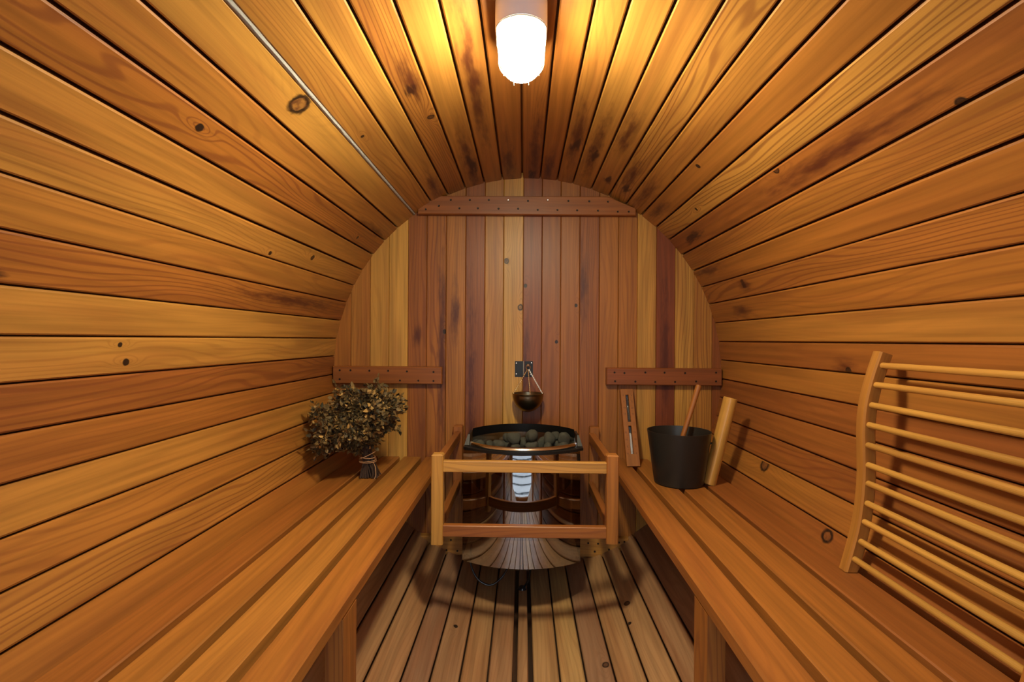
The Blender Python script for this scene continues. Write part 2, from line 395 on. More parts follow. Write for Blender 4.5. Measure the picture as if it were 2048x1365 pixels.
for i in range(len(bx) - 1):
    x0, x1 = bx[i], bx[i + 1]; m = min(abs(x0), abs(x1)) if x0 * x1 > 0 else 0
    h = math.sqrt(max((R + .025) ** 2 - m * m, .0004)); c = .0025; w = (x1 - x0) / 2 - .0005; th = .03
    kk = (bknot.get(i, []) + [None, None]); ss_ = (bstain.get(i, []) + [None, None])
    at = W.at_(tone=bt[i], seed=i * 2.11 + 3, grain=bgr[i], ka=kk[0], kb=kk[1], sa=ss_[0], sb=ss_[1])
    poly = [(-w + c, 0), (w - c, 0), (w, -c), (w, -th), (-w, -th), (-w, -c)]
    W.prism(poly, ((x0 + x1) / 2, YB, R - h), (0, 0, 1), (1, 0, 0), (0, -1, 0), 2 * h, at, v0=-w + c, u0=R - h)
W.box((-.88, YB + .0305, .1), (.88, YB + .045, 1.7), 2); W.box((-.35, YB + .0305, 1.7), (.35, YB + .045, 1.80), 2)
at = W.at_(tone=.3, grain=.2)                             # end ring that closes the stave ends
for k in range(64):
    b0, b1 = 2 * PI * k / 64, 2 * PI * (k + 1) / 64
    W.prism([(math.sin(b) * q, R + math.cos(b) * q) for b, q in ((b0, R - .03), (b1, R - .03), (b1, R + .06), (b0, R + .06))], (0, Y1, 0), (0, 1, 0), (1, 0, 0), (0, 0, 1), .015, at)
structure(W.build('wall_back'))

# front wall behind the camera, with the open doorway the daylight comes through
W = Wood(); DX, DZ0, DZ1 = .46, .04, 1.66
x = -.92
while x < .92:
    x1 = x + .0885; c = (x + x1) / 2; m = min(abs(x), abs(x1)); h = math.sqrt(max((R + .025) ** 2 - m * m, .0004))
    spans = [(R - h, R + h)] if abs(c) > DX else [(R - h, DZ0), (DZ1, R + h)]
    for z0, z1 in spans: W.box((x + .0006, YF - .03, z0), (x1 - .0006, YF, z1), 2)
    x = x1
structure(W.build('wall_front'))
W = Wood()
W.box((-DX - .05, YF, DZ0 - .04), (-DX, YF + .012, DZ1 + .05), 2); W.box((DX, YF, DZ0 - .04), (DX + .05, YF + .012, DZ1 + .05), 2)
W.box((-DX, YF, DZ1), (DX, YF + .012, DZ1 + .05), 0); W.box((-DX, YF - .03, DZ0), (DX, YF + .012, DZ0 + .02), 0)
structure(W.build('trim_1'))
EARTH = simple('dark_ground', (.03, .025, .02), .9)
bm = bmesh.new(); add_box(bm, (-4, -6, -.54), (4, 4, -.50)); structure(bm_obj('ground', bm, EARTH, smooth=False))
# outside the doorway: pale decking and an added boarded wall that puts stripes into the heater's reflection
bm = bmesh.new(); y = YF - .10
while y > -1.3:
    add_box(bm, (-2, y - .15, -.43), (2, y, -.40), .003); y -= .156
structure(bm_obj('terrace_decking', bm, SNOW, smooth=False))
bm = bmesh.new(); z = -.39
while z < .66:
    add_box(bm, (-2, -1.50, z), (2, -1.45, z + .066), .003); z += .084
structure(bm_obj('wall_added_outside', bm, SNOW, smooth=False))
bm = bmesh.new(); add_box(bm, (-2, -1.53, -.4), (2, -1.502, .68)); structure(bm_obj('wall_added_backing', bm, BLACK, smooth=False))  # black sheet added so the gaps between the boards reflect dark

# foil strip in the open ceiling crack
a = math.radians(-35.6); bm = bmesh.new()
n = Vector((math.sin(a), 0, math.cos(a))); t = Vector((math.cos(a), 0, -math.sin(a))); prev = None; N = 90; r2 = random.Random(3)
for k in range(N + 1):
    y = YF + (YB + .0 - YF) * k / N; row = []
    for j in range(5):
        q = (j - 2) / 2; hgt = .0045 * (1 - q * q) + r2.uniform(-.0005, .0005); wd = .0052 * q + r2.uniform(-.0005, .0005)
        row.append(bm.verts.new(Vector((0, y, R)) + n * (R + .0015 - hgt) + t * wd))
    if prev:
        for j in range(4): bm.faces.new((prev[j], prev[j + 1], row[j + 1], row[j]))
    prev = row
r = bmesh.ops.solidify(bm, geom=list(bm.faces), thickness=.001)
tag(bm_obj('sealing_strip', bm, SEAL), 'thin crumpled silvery foil strip sealing a long ceiling crack left of the lamp', 'strip')

# ------------------------------------------------------------------ battens screwed to the back wall
def screws(parent, pts, y, light=()):
    for k, (x, z) in enumerate(pts):
        bm = bmesh.new(); M = Matrix.Translation((x, y, z)) @ Matrix.Rotation(PI / 2, 4, 'X')
        add_lathe(bm, [(0, .0006), (.0022, .0008), (.0042, .0014), (.0048, .0004), (.0048, -.004), (0, -.004)], None, 14, M)
        o = bm_obj('screw', bm, SCREWL if k in light else SCREW, parent)
def batten(poly, label, pts, tone, light=(), bev=0):
    root = empty('wall_batten', (sum(p[0] for p in poly) / len(poly), YB, min(p[1] for p in poly)), label, 'batten')
    W = Wood(); at = W.at_(tone=tone, grain=.35)
    yy0, yy1 = YB - .034, YB - .0003; b = .003
    n = len(poly); cx = sum(p[0] for p in poly) / n; cz = sum(p[1] for p in poly) / n
    ins = [(x + (b if x < cx else -b), z + (b if z < cz else -b)) for x, z in poly]
    f0 = [(x, yy0, z) for x, z in ins]; f1 = [(x, yy0 + b, z) for x, z in poly]; f2 = [(x, yy1, z) for x, z in poly]
    W.face(f0, [(x, z) for x, z in ins], at)
    for A, B in ((f0, f1), (f1, f2)):
        for i in range(n):
            j = (i + 1) % n
            W.face([A[i], B[i], B[j], A[j]], [(A[i][0], A[i][2]), (B[i][0], B[i][2] + .01), (B[j][0], B[j][2] + .01), (A[j][0], A[j][2])], at)
    W.face(list(reversed(f2)), [(x, z) for x, z in reversed(poly)], at)
    screws(W.build('board', root), pts, yy0, light)
    return root
Wx = lambda z: math.sqrt(R * R - (z - R) ** 2)
batten([(-.502, 1.626), (.498, 1.620), (.498, 1.648), (.37, 1.706), (-.40, 1.710), (-.502, 1.660)],
       'long reddish wooden batten with chamfered ends screwed across the top of the back wall',
       [(-.465, 1.647), (-.405, 1.663), (-.35, 1.690), (-.262, 1.690), (-.175, 1.690), (-.085, 1.688), (.005, 1.686), (.095, 1.688), (.19, 1.686), (.285, 1.684), (.37, 1.682),
        (-.31, 1.652), (-.225, 1.652), (-.13, 1.650), (-.04, 1.650), (.05, 1.645), (.14, 1.645), (.23, 1.643), (.325, 1.641), (.415, 1.637), (.465, 1.637)], .28, (5, 7))
batten([(-.892, .842), (-.386, .842), (-.386, .922), (-.893, .922)], 'short horizontal batten on the back wall behind the leafy whisk',
       [(-.81, .903), (-.722, .902), (-.635, .902), (-.548, .900), (-.425, .898), (-.58, .858), (-.495, .858), (-.425, .857), (-.86, .903), (-.86, .862)], .25)
batten([(.369, .845), (.892, .845), (.892, .923), (.369, .923)], 'short horizontal batten on the back wall above the sand timer and bucket',
       [(.405, .902), (.45, .900), (.545, .903), (.632, .903), (.725, .902), (.865, .905), (.408, .862), (.50, .861), (.59, .860), (.68, .861), (.775, .864), (.865, .865)], .12)
batten([(-.41, .056), (.385, .056), (.475, .108), (.475, .142), (-.49, .142), (-.49, .112)], 'pale wooden batten with angled ends low on the back wall behind the heater',
       [(-.455, .118), (-.34, .125), (-.36, .078), (-.31, .075), (.29, .12), (.335, .118), (.43, .125), (.385, .092), (.32, .082), (.455, .128)], .72)

# ------------------------------------------------------------------ benches
def bench(sx, label):
    root = empty('bench', (sx * .6, 1.3, .03), label, 'bench', 'slatted benches along both sides')
    ya, yb = .30, YB - .002; th = .036
    for k, (a, b, t) in enumerate([(.383, .467, .45), (.486, .568, .55), (.587, .673, .5), (.690, .790, .35)]):
        W = Wood(); x0, x1 = (a, b) if sx > 0 else (-b, -a)
        bev = .005 if k == 0 else .003
        nb = (a + b) / 2
        W.box((x0, ya, .5 - th), (x1, yb, .5), 1, bev=bev, tone=t + (-.08 if sx > 0 else .05), grain=.25, u0=0)
        W.build('slat', root)
    for y in (.62, 1.14, 1.75, 2.28):
        W = Wood(); x0, x1 = (.40, .775) if sx > 0 else (-.775, -.40)
        yy = y + (.06 if y == 1.14 else 0); x0, x1 = (.43, .775) if sx > 0 else (-.775, -.43)
        W.box((x0, yy, .5 - th - .06), (x1, yy + .036, .5 - th - .0003), 0, tone=.3); W.build('crossbar', root)
    for y in ((1.062 if sx < 0 else 1.105), .34):
        W = Wood(); x0 = .384 if sx > 0 else -.421
        zf = R - math.sqrt(R * R - .366 ** 2) + .002
        at = W.at_(tone=.45, grain=.8, sa=None)
        lo, hi = (x0, y, zf + .02), (x0 + .038, y + .085, .5 - th - .0003)
        # foot cut to the curve of the staves
        def zc(x): return R - math.sqrt(R * R - x * x) + .004
        P = [(x0, y), (x0 + .038, y), (x0 + .038, y + .085), (x0, y + .085)]
        bot = [(px, py, zc(px)) for px, py in P]; topv = [(px, py, hi[2]) for px, py in P]; per = 0
        for i in range(4):
            j = (i + 1) % 4; d = math.dist(P[i], P[j])
            W.face([bot[i], bot[j], topv[j], topv[i]], [(bot[i][2], per), (bot[j][2], per + d), (topv[j][2], per + d), (topv[i][2], per)], at); per += d
        W.face(list(reversed(bot)), [(0, 0), (0, .04), (.08, .04), (.08, 0)], at); W.face(topv, [(0, 0), (0, .04), (.08, .04), (.08, 0)], at)
        W.build('leg', root)
    return root
bench(-1, 'slatted wooden bench along the left wall, carrying the leafy whisk')
bench(1, 'slatted wooden bench along the right wall, carrying the black bucket and the backrest')

# ------------------------------------------------------------------ guard rail round the heater
g = empty('heater_guard', (0, 2.06, .33), 'square wooden guard rail of pale bars hung around the front of the heater', 'guard rail')
def gpost(x0, x1, y0, y1, z0, z1, t, cap=.005):
    W = Wood(); at = W.at_(tone=t, grain=.3)
    W.box((x0, y0, z0), (x1, y1, z1 - cap), 2, bev=.003, tone=t, grain=.3)
    cx, cy = (x0 + x1) / 2, (y0 + y1) / 2; lo = [(x0 + .0001, y0 + .0001), (x1 - .0001, y0 + .0001), (x1 - .0001, y1 - .0001), (x0 + .0001, y1 - .0001)]
    hi = [(x + (cap if x < cx else -cap), y + (cap if y < cy else -cap)) for x, y in lo]
    A = [(x, y, z1 - cap) for x, y in lo]; B = [(x, y, z1) for x, y in hi]
    for i in range(4): W.face([A[i], A[(i + 1) % 4], B[(i + 1) % 4], B[i]], [(0, 0), (.04, 0), (.04, .005), (0, .005)], at)
    W.face(B, [(0, 0), (.03, 0), (.03, .03), (0, .03)], at)
    W.build('post', g)
gpost(-.327, -.286, 1.765, 1.806, .340, .652, .85); gpost(.276, .317, 1.765, 1.806, .352, .656, .5)
gpost(-.332, -.288, YB - .042, YB - .001, .33, .653, .3); gpost(.293, .336, YB - .042, YB - .001, .33, .653, .4)
def grail(lo, hi, ax, t, gr=.3):
    W = Wood(); W.box(lo, hi, ax, bev=.002, tone=t, grain=gr); W.build('rail', g)
grail((-.2857, 1.772, .590), (.2757, 1.798, .628), 0, .85, .5)
grail((-.2857, 1.772, .366), (.2757, 1.798, .405), 0, .35, .7)
for x in (-.322, .288):
    grail((x, 1.8065, .590), (x + .025, YB - .0425, .628), 1, .35)
    grail((x, 1.8065, .366), (x + .025, YB - .0425, .404), 1, .3)
screws(g, [(.314, .585), (.314, .49), (-.31, .585), (-.31, .625)], YB - .0425)

# ------------------------------------------------------------------ heater
h = empty('sauna_heater', (0, 2.23, .12), 'polished steel sauna heater with black rim, filled with stones, inside the guard rail', 'heater')
def arc_pts(xe, ye, yc, n=28, flat=1.):
    """plan curve from (-xe, ye) through (0, yc) to (xe, ye)"""
    s = abs(ye - yc); rad = (xe * xe + s * s) / (2 * s); a = math.asin(xe / rad); sg = 1 if ye > yc else -1
    return [(rad * math.sin(-a + 2 * a * k / n), yc + sg * (rad - rad * math.cos(-a + 2 * a * k / n))) for k in range(n + 1)]
X0, XC = -.010, -.016
bm = bmesh.new()                                          # front casing: a curved sheet returning to the wall, slightly flared at the foot
rows = []
for k in range(9):
    z = .187 + (.614 - .187) * k / 8; dy = .024 * k / 8
    o_ = [(x + XC, y + dy, z) for x, y in arc_pts(.230, 2.006, 1.930)]
    o_ = [(-.230 + XC, 2.345, z)] + o_ + [(.230 + XC, 2.345, z)]
    rows.append([bm.verts.new(p) for p in o_])
for a, b in zip(rows, rows[1:]):
    for i in range(len(a) - 1): bm.faces.new((a[i], a[i + 1], b[i + 1], b[i]))
bmesh.ops.solidify(bm, geom=list(bm.faces), thickness=.0025)
bm_obj('casing', bm, STEEL, h, angle=35)
bm = bmesh.new(); add_box(bm, (-.20, 2.06, .24), (.18, 2.34, .598), .01); bm_obj('inner_body', bm, BLACK, h)
for x in (-.12, .08):                                     # wall brackets carrying the heater
    bm = bmesh.new(); add_box(bm, (x, 2.345, .30), (x + .04, YB - .001, .56)); bm_obj('wall_bracket', bm, BLACK, h)
bm = bmesh.new()                                          # black rim: a D-shaped ring
outer = [(x + X0, y) for x, y in arc_pts(.238, 2.045, 1.944)] + [(.238 + X0, 2.345), (-.238 + X0, 2.345)]
inner = [(x + X0, y) for x, y in arc_pts(.206, 2.060, 1.972)] + [(.206 + X0, 2.33), (-.206 + X0, 2.33)]
zs = (.612, .622)
vo = [[bm.verts.new((x, y, z)) for x, y in outer] for z in zs]; vi = [[bm.verts.new((x, y, z)) for x, y in inner] for z in zs]
n = len(outer)
for i in range(n):
    j = (i + 1) % n
    bm.faces.new((vo[0][i], vo[0][j], vo[1][j], vo[1][i])); bm.faces.new((vi[0][j], vi[0][i], vi[1][i], vi[1][j]))
    bm.faces.new((vo[1][i], vo[1][j], vi[1][j], vi[1][i])); bm.faces.new((vo[0][j], vo[0][i], vi[0][i], vi[0][j]))
bm_obj('black_rim', bm, BLACK, h)
bm = bmesh.new()                                          # bright lip
pts = arc_pts(.2145, 2.070, 1.958, 36)
pr = None
for x, y in pts:
    sec = [bm.verts.new((x + X0, y + dy, z)) for dy, z in ((0, .622), (-.004, .627), (-.001, .634), (.006, .638), (.012, .636), (.012, .622))]
    if pr:
        for i in range(6): bm.faces.new((pr[i], pr[(i + 1) % 6], sec[(i + 1) % 6], sec[i]))
    else: bm.faces.new(list(reversed(sec)))
    pr = sec
bm.faces.new(pr); bm_obj('lip', bm, SHINY, h)
def shield(name, z0, z1, mat, off=0.):                    # curved screen behind the stones
    bm = bmesh.new(); pts = arc_pts(.203, 2.066, 2.200, 30); pr = None
    for k, (x, y) in enumerate(pts):
        a = bm.verts.new((x + X0, y + off, z0)); b = bm.verts.new((x + X0, y + off, z1))
        if pr: bm.faces.new((pr[0], a, b, pr[1]))
        pr = (a, b)
    bmesh.ops.solidify(bm, geom=list(bm.faces), thickness=.0025)
    return bm_obj(name, bm, mat, h)
shield('stone_screen', .605, .656, SHINY)
shield('screen_band', .6562, .691, BLACK)
for s in (-1, 1):                                         # side wings of the stone tray
    bm = bmesh.new(); x0, x1 = X0 + s * .2035, X0 + s * .214
    P = [(x0, 2.070, .691), (x0, 2.070, .623), (x1, 2.062, .623)]; Q = [(a, b + .012, c) for a, b, c in P]
    A = [bm.verts.new(p) for p in P]; B = [bm.verts.new(p) for p in Q]
    bm.faces.new(A); bm.faces.new(list(reversed(B)))
    for i in range(3): bm.faces.new((A[i], B[i], B[(i + 1) % 3], A[(i + 1) % 3]))
    bm_obj('side_edge', bm, SHINY if s > 0 else BRONZE, h, smooth=False)
    bm = bmesh.new(); xa, xb, xc = X0 + s * .218, X0 + s * .238, X0 + s * .226
    P = [(xa, 2.075, .6225), (xb, 2.075, .6225), (xc, 2.10, .662), (xa, 2.10, .662)]; Q = [(p[0], 2.20, p[2]) for p in P]
    A = [bm.verts.new(p) for p in P]; B = [bm.verts.new(p) for p in Q]
    bm.faces.new(A); bm.faces.new(list(reversed(B)))
    for i in range(4): bm.faces.new((A[i], B[i], B[(i + 1) % 4], A[(i + 1) % 4]))
    bm_obj('wing', bm, BLACK, h, smooth=False)
# stones
def stone_mesh(seed):
    r = random.Random(seed); bm = bmesh.new(); bmesh.ops.create_icosphere(bm, subdivisions=3, radius=1.)
    dirs = [Vector((r.gauss(0, 1), r.gauss(0, 1), r.gauss(0, 1))).normalized() for _ in range(11)]
    for v in bm.verts:
        c = v.co.copy(); k = 1.
        for d in dirs:
            t = c.dot(d)
            if t > .72: k = min(k, .72 / t)
        v.co = c * (k * .9 + .1) * (1 + .03 * math.sin(7 * c.x + seed) * math.sin(6 * c.y))
    bmesh.ops.smooth_vert(bm, verts=bm.verts, factor=.5, use_axis_x=True, use_axis_y=True, use_axis_z=True)
    bmesh.ops.recalc_face_normals(bm, faces=bm.faces); me = D.meshes.new('heater_stone'); bm.to_mesh(me); bm.free(); me.materials.append(STONE)
    for p in me.polygons: p.use_smooth = True
    return me
sm = [stone_mesh(k) for k in range(5)]; r3 = random.Random(21)
placed = []
for lay, zz in ((0, .614), (1, .638)):
    for row, (yy, xw, n_) in enumerate([(2.022, .11, 4), (2.058, .160, 6), (2.096, .172, 6), (2.132, .14, 5), (2.162, .07, 3)]):
        if lay == 1 and row in (0, 4): continue
        for k in range(n_):
            x = -xw + 2 * xw * (k + .5 * (row % 2) * .0) / (n_ - 1) + r3.uniform(-.006, .006)
            if lay and not (x > .10 or (abs(x + .0) < .04 and row < 3) or (row == 3 and x < -.05 and x > -.12)): continue
            z = zz + r3.uniform(-.006, .008) - (.016 if row == 0 else 0) + (.012 if (lay and x > .1) else 0) + (.018 if lay and abs(x) < .04 else 0)
            o = D.objects.new('heater_stone', r3.choice(sm)); COL.objects.link(o)
            s = r3.uniform(.026, .033); o.scale = (s * r3.uniform(.85, 1.15), s * .9, s * r3.uniform(.65, .85)); o.location = (x + X0, yy, z)
            o.rotation_euler = (r3.uniform(0, 6), r3.uniform(0, 6), r3.uniform(0, 6))
            tag(o, 'dark grey-green rough stone lying in the open top of the heater', 'stone', 'stones in the heater')
# supply cables
def smooth_curve(pts, n=12):
    pts = [Vector(p) for p in pts]; out = []; P = [pts[0] * 2 - pts[1]] + pts + [pts[-1] * 2 - pts[-2]]
    for i in range(1, len(P) - 2):
        for k in range(n):
            t = k / n; a, b, c, d = P[i - 1], P[i], P[i + 1], P[i + 2]
            out.append(.5 * ((2 * b) + (c - a) * t + (2 * a - 5 * b + 4 * c - d) * t * t + (3 * b - a - 3 * c + d) * t ** 3))
    return out + [pts[-1]]
bm = bmesh.new(); add_tube(bm, smooth_curve([(-.215, 2.055, .23), (-.217, 2.05, .155), (-.19, 2.04, .10), (-.145, 2.035, .076), (-.105, 2.04, .092), (-.07, 2.05, .140), (-.06, 2.055, .23)]), .0042, 10)
tag(bm_obj('power_cable', bm, CABLE), 'thin dark cable hanging in a loop under the left half of the heater', 'cable')
bm = bmesh.new(); add_tube(bm, smooth_curve([(.02, 2.055, .23), (.022, 2.07, .13), (.016, 2.11, .07), (.004, 2.15, .025), (-.006, 2.16, .010)]), .0042, 10)
add_lathe(bm, [(0, .012), (.012, .012), (.017, .006), (.018, .0015), (0, .0015)], (-.010, 2.16, .001), 16)
tag(bm_obj('power_cable', bm, CABLE), 'short dark cable running from under the heater down to the floor', 'cable')

# ------------------------------------------------------------------ hanging aroma bowl and its bracket
br = empty('hook_bracket', (-.009, YB, .875), 'black metal hook bracket screwed to the middle of the back wall', 'bracket')
bm = bmesh.new(); add_box(bm, (-.051, YB - .003, .876), (-.013, YB - .0003, .950), .0008); add_box(bm, (-.005, YB - .003, .876), (.033, YB - .0003, .950), .0008)
bm_obj('plate', bm, BLACK, br)
bm = bmesh.new(); add_box(bm, (-.0125, YB - .022, .878), (-.0105, YB - .0005, .950), 0)
bm_obj('rib', bm, BRONZE, br)
bm = bmesh.new(); add_tube(bm, [(.010, YB - .002, .935), (.010, YB - .085, .935)], .0028, 12); bm_obj('pin', bm, BLACK, br)
bm = bmesh.new(); bmesh.ops.create_uvsphere(bm, u_segments=20, v_segments=12, radius=.0062, matrix=Matrix.Translation((.010, YB - .087, .935))); bm_obj('pin_head', bm, SHINY, br)
for x, z in ((-.044, .890), (.026, .942), (.024, .888), (-.044, .94)):
    bm = bmesh.new(); add_lathe(bm, [(0, .003), (.003, .0022), (.0042, 0), (.0042, -.001)], None, 12, Matrix.Translation((x, YB - .003, z)) @ Matrix.Rotation(PI / 2, 4, 'X')); bm_obj('screw', bm, SCREWL, br)
bx_, by_, bz_ = .010, YB - .076, .805
ab = empty('aroma_bowl', (bx_, by_, .722), 'small dark brass bowl hanging on three chains from the wall hook above the heater', 'bowl')
bm = bmesh.new(); pr_ = []
for k in range(15): a = -PI / 2 + PI / 2 * k / 14; pr_.append((.070 * math.cos(a), .080 * math.sin(a)))
pr_[0] = (0, -.08)
pr_ += [(.0715, .002), (.0700, .004), (.0675, .002)] + [(.0675 * math.cos(-PI / 2 * k / 10), .077 * math.sin(-PI / 2 * k / 10)) for k in range(1, 10)] + [(0, -.077)]
add_lathe(bm, pr_, (bx_, by_, bz_), 48); bm_obj('bowl', bm, BRONZE, ab)
bm = bmesh.new(); rc = Vector((bx_, by_ - .003, .925)); add_tube(bm, [rc + Vector((.0095 * math.cos(a), 0, .0105 * math.sin(a))) for a in [2 * PI * k / 20 for k in range(20)]], .0011, 8, closed=True)
bm_obj('ring', bm, CHAIN, ab)
for az in (PI * 1.02, -PI / 2 + .15, -.05):
    e = Vector((bx_ + .066 * math.cos(az), by_ + .066 * math.sin(az), bz_ + .001)); s0 = rc + Vector((.004 * math.cos(az), -.001, -.0105)); n_ = 26
    bm = bmesh.new(); d = (e - s0); X_, Y_ = frame_of(d); dn = d.normalized(); L = d.length / n_
    for k in range(n_):
        c = s0 + dn * L * (k + .5); w_ = X_ if k % 2 else Y_
        add_tube(bm, [c + dn * (L * .72 * math.cos(q)) + w_ * (.0019 * math.sin(q)) for q in [2 * PI * j / 10 for j in range(10)]], 0.00105, 5, closed=True)
    bm_obj('chain', bm, CHAIN, ab)

# ------------------------------------------------------------------ sand timer leaning on the wall
st = empty('sand_timer', (.468, 2.24, .501), 'tall wooden sand timer with glass tubes and white sand leaning on the back wall', 'sand timer')
base = Vector((.468, 2.247, .5008)); topp = Vector((.462, YB - .012, .822)); ax = (topp - base); TL = ax.length; ax.normalize()
ex = Vector((1, 0, 0)); ex = (ex - ax * ex.dot(ax)).normalized(); ey = ex.cross(ax).normalized()     # ey points to the room
if ey.y > 0: ey = -ey
def tp(u, w, d): return base + ax * u + ex * w + ey * d
W = Wood(); seed = 11.; hw, sw, dth = .029, .0065, .011
def tb(u0, u1, w0, w1):
    org = tp(u0, (w0 + w1) / 2, 0); W.beam(org, ax, ex, ey, (w1 - w0) / 2, dth, u1 - u0, .0012, tone=.42, seed=seed, grain=.15, u0=u0)
LU = [(.052, .178), (.196, .322)]                         # two windows
tb(0, LU[0][0], -hw, hw); tb(LU[0][1], LU[1][0], -hw, hw); tb(LU[1][1], TL, -hw, hw)
for a, b in LU:
    tb(a, b, -hw, -sw); tb(a, b, sw, hw)
W.build('board', st)
for a, b in LU:
    bm = bmesh.new(); P = [tp(u, w, -dth + .002) for u, w in ((a - .002, -sw - .002), (a - .002, sw + .002), (b + .002, sw + .002), (b + .002, -sw - .002))]
    Q = [p + ey * .0012 for p in P]; A = [bm.verts.new(p) for p in P]; B = [bm.verts.new(p) for p in Q]
    bm.faces.new(A); bm.faces.new(list(reversed(B)))
    for i in range(4): bm.faces.new((A[i], B[i], B[(i + 1) % 4], A[(i + 1) % 4]))
    bm_obj('slot_shade', bm, BLACK, st, smooth=False)  # black sheet added to stand for the shadow inside the slot
rot = Matrix((ex, ey.cross(ex) * 1, ax)).transposed()
def frame_m(u): 
    m = Matrix.Identity(4); 
    for i in range(3): m[i][0] = ex[i]; m[i][1] = ey[i]; m[i][2] = ax[i]; m[i][3] = tp(u, 0, 0)[i]
    return m
for k, (a, b) in enumerate(LU):
    m_ = frame_m(a + .001); Lg = b - a - .002
    bm = bmesh.new(); add_lathe(bm, [(0, 0), (.0045, 0), (.0058, .003), (.0058, Lg - .006), (.004, Lg), (0, Lg)], None, 20, m_); bm_obj('glass_tube', bm, GLASS, st)
bm = bmesh.new(); add_lathe(bm, [(0, .002), (.0048, .002), (.0054, .004), (.0054, .088), (.003, .094), (0, .096)], None, 20, frame_m(LU[0][0])); bm_obj('sand', bm, SANDM, st)
# the burnt-in minute scale: 0 5 10 15 upright on the upper left, and on the lower right for the other way up
def textmesh(s, size):
    cu = D.curves.new('minute_scale', 'FONT'); cu.body = s; cu.size = size; cu.align_x = 'CENTER'; cu.align_y = 'CENTER'; cu.extrude = .0002
    o = D.objects.new('minute_scale', cu); COL.objects.link(o); bpy.context.view_layer.update()
    me = D.meshes.new_from_object(o.evaluated_get(bpy.context.evaluated_depsgraph_get())); D.objects.remove(o); D.curves.remove(cu); return me
sc_bm = bmesh.new()
def put_text(s, u, w, flip=False):
    me = textmesh(s, .0105); t0 = len(sc_bm.verts); sc_bm.from_mesh(me); sc_bm.verts.ensure_lookup_table(); sg = -1 if flip else 1
    for v in sc_bm.verts[t0:]: v.co = tp(u + sg * v.co.y, w + sg * v.co.x, dth + .0003 + v.co.z)
    D.meshes.remove(me)
for k, s in enumerate(('0', '5', '10', '15')): put_text(s, .318 - .029 * k, -.0175)
for k, s in enumerate(('15', '10', '5', '0')): put_text(s, .148 - .031 * k, .0175)
for k, s in enumerate(('0', '5', '10', '15')): put_text(s, .318 - .029 * k, .0195, True)
for k, s in enumerate(('15', '10', '5', '0')): put_text(s, .148 - .031 * k, -.0195, True)
for k in range(10):
    for w, u in ((.0165, .308 - .0075 * k), (-.0165, .140 - .0075 * k)):
        P = [tp(u, w - .004, dth + .0004), tp(u, w + .004, dth + .0004), tp(u + .0007, w + .004, dth + .0004), tp(u + .0007, w - .004, dth + .0004)]
        sc_bm.faces.new([sc_bm.verts.new(p) for p in P])
bm_obj('minute_scale', sc_bm, INK, st, smooth=False)

# ------------------------------------------------------------------ bucket and ladle
BC = Vector((.590, 2.000, .5008))
bk = empty('bucket', BC, 'black metal bucket with a thick upright wooden pole handle on the right bench', 'bucket')
bm = bmesh.new()
add_lathe(bm, [(0, 0), (.086, 0), (.091, .003), (.0925, .008), (.119, .200), (.1195, .202), (.1165, .202), (.1155, .199), (.089, .010), (0, .008)], BC, 64)
bm_obj('body', bm, BUCKET, bk)
W = Wood(); p0 = Vector((.7005, 1.985, .502)); p1 = Vector((.781, 1.985, .832)); d = (p1 - p0); L = d.length; d.normalize(); X_, Y_ = frame_of(d)
N = 28; rr = .0255
at = W.at_(tone=.9, grain=.12)
rows = [(0, .0235), (.002, .0255), (L - .003, .0255), (L, .0235)]
for (ta, ra), (tb_, rb) in zip(rows, rows[1:]):
    for k in range(N):
        a, b = 2 * PI * k / N, 2 * PI * (k + 1) / N
        P = lambda t, r_, q: p0 + d * t + X_ * math.cos(q) * r_ + Y_ * math.sin(q) * r_
        W.face([P(ta, ra, a), P(ta, ra, b), P(tb_, rb, b), P(tb_, rb, a)], [(ta, a * rr), (ta, b * rr), (tb_, b * rr), (tb_, a * rr)], at, True)
for t, sgn in ((0, -1), (L, 1)):
    P = [p0 + d * t + X_ * math.cos(2 * PI * k / N) * .0235 + Y_ * math.sin(2 * PI * k / N) * .0235 for k in range(N)]
    if sgn < 0: P.reverse()
    W.face(P, [(0, 0)] * N, at)
hd = W.build('handle', bk, WOODS)
for P in ([(.702, 2.0, .655), (.735, 1.99, .655)], [(.69, 2.0, .575), (.715, 1.99, .575)]):
    bm = bmesh.new(); add_tube(bm, P, .004); bm_obj('fixing_bolt', bm, BLACK, hd)
ld = empty('ladle', (.585, 2.03, .515), 'wooden-handled ladle standing in the black bucket', 'ladle')
W = Wood(); q0 = Vector((.572, 2.035, .530)); q1 = Vector((.686, 2.06, .874)); d = q1 - q0; L = d.length; d.normalize(); X_, Y_ = frame_of(d); at = W.at_(tone=.45, grain=.15)
rows = [(0, .0085), (L * .5, .0098), (L - .006, .0112), (L - .002, .010), (L, .006)]
for (ta, ra), (tb_, rb) in zip(rows, rows[1:]):
    for k in range(16):
        a, b = 2 * PI * k / 16, 2 * PI * (k + 1) / 16
        P = lambda t, r_, q: q0 + d * t + X_ * math.cos(q) * r_ + Y_ * math.sin(q) * r_
        W.face([P(ta, ra, a), P(ta, ra, b), P(tb_, rb, b), P(tb_, rb, a)], [(ta, a * .01), (ta, b * .01), (tb_, b * .01), (tb_, a * .01)], at, True)
W.face([q0 + d * L + X_ * math.cos(2 * PI * k / 16) * .006 + Y_ * math.sin(2 * PI * k / 16) * .006 for k in range(16)], [(0, 0)] * 16, at)
W.build('handle', ld, WOODS)
bm = bmesh.new(); add_lathe(bm, [(0, -.022), (.018, -.019), (.031, -.006), (.034, .006), (.032, .006), (.029, -.004), (.016, -.016), (0, -.019)], (.560, 2.02, .536), 28); bm_obj('scoop', bm, BUCKET, ld)

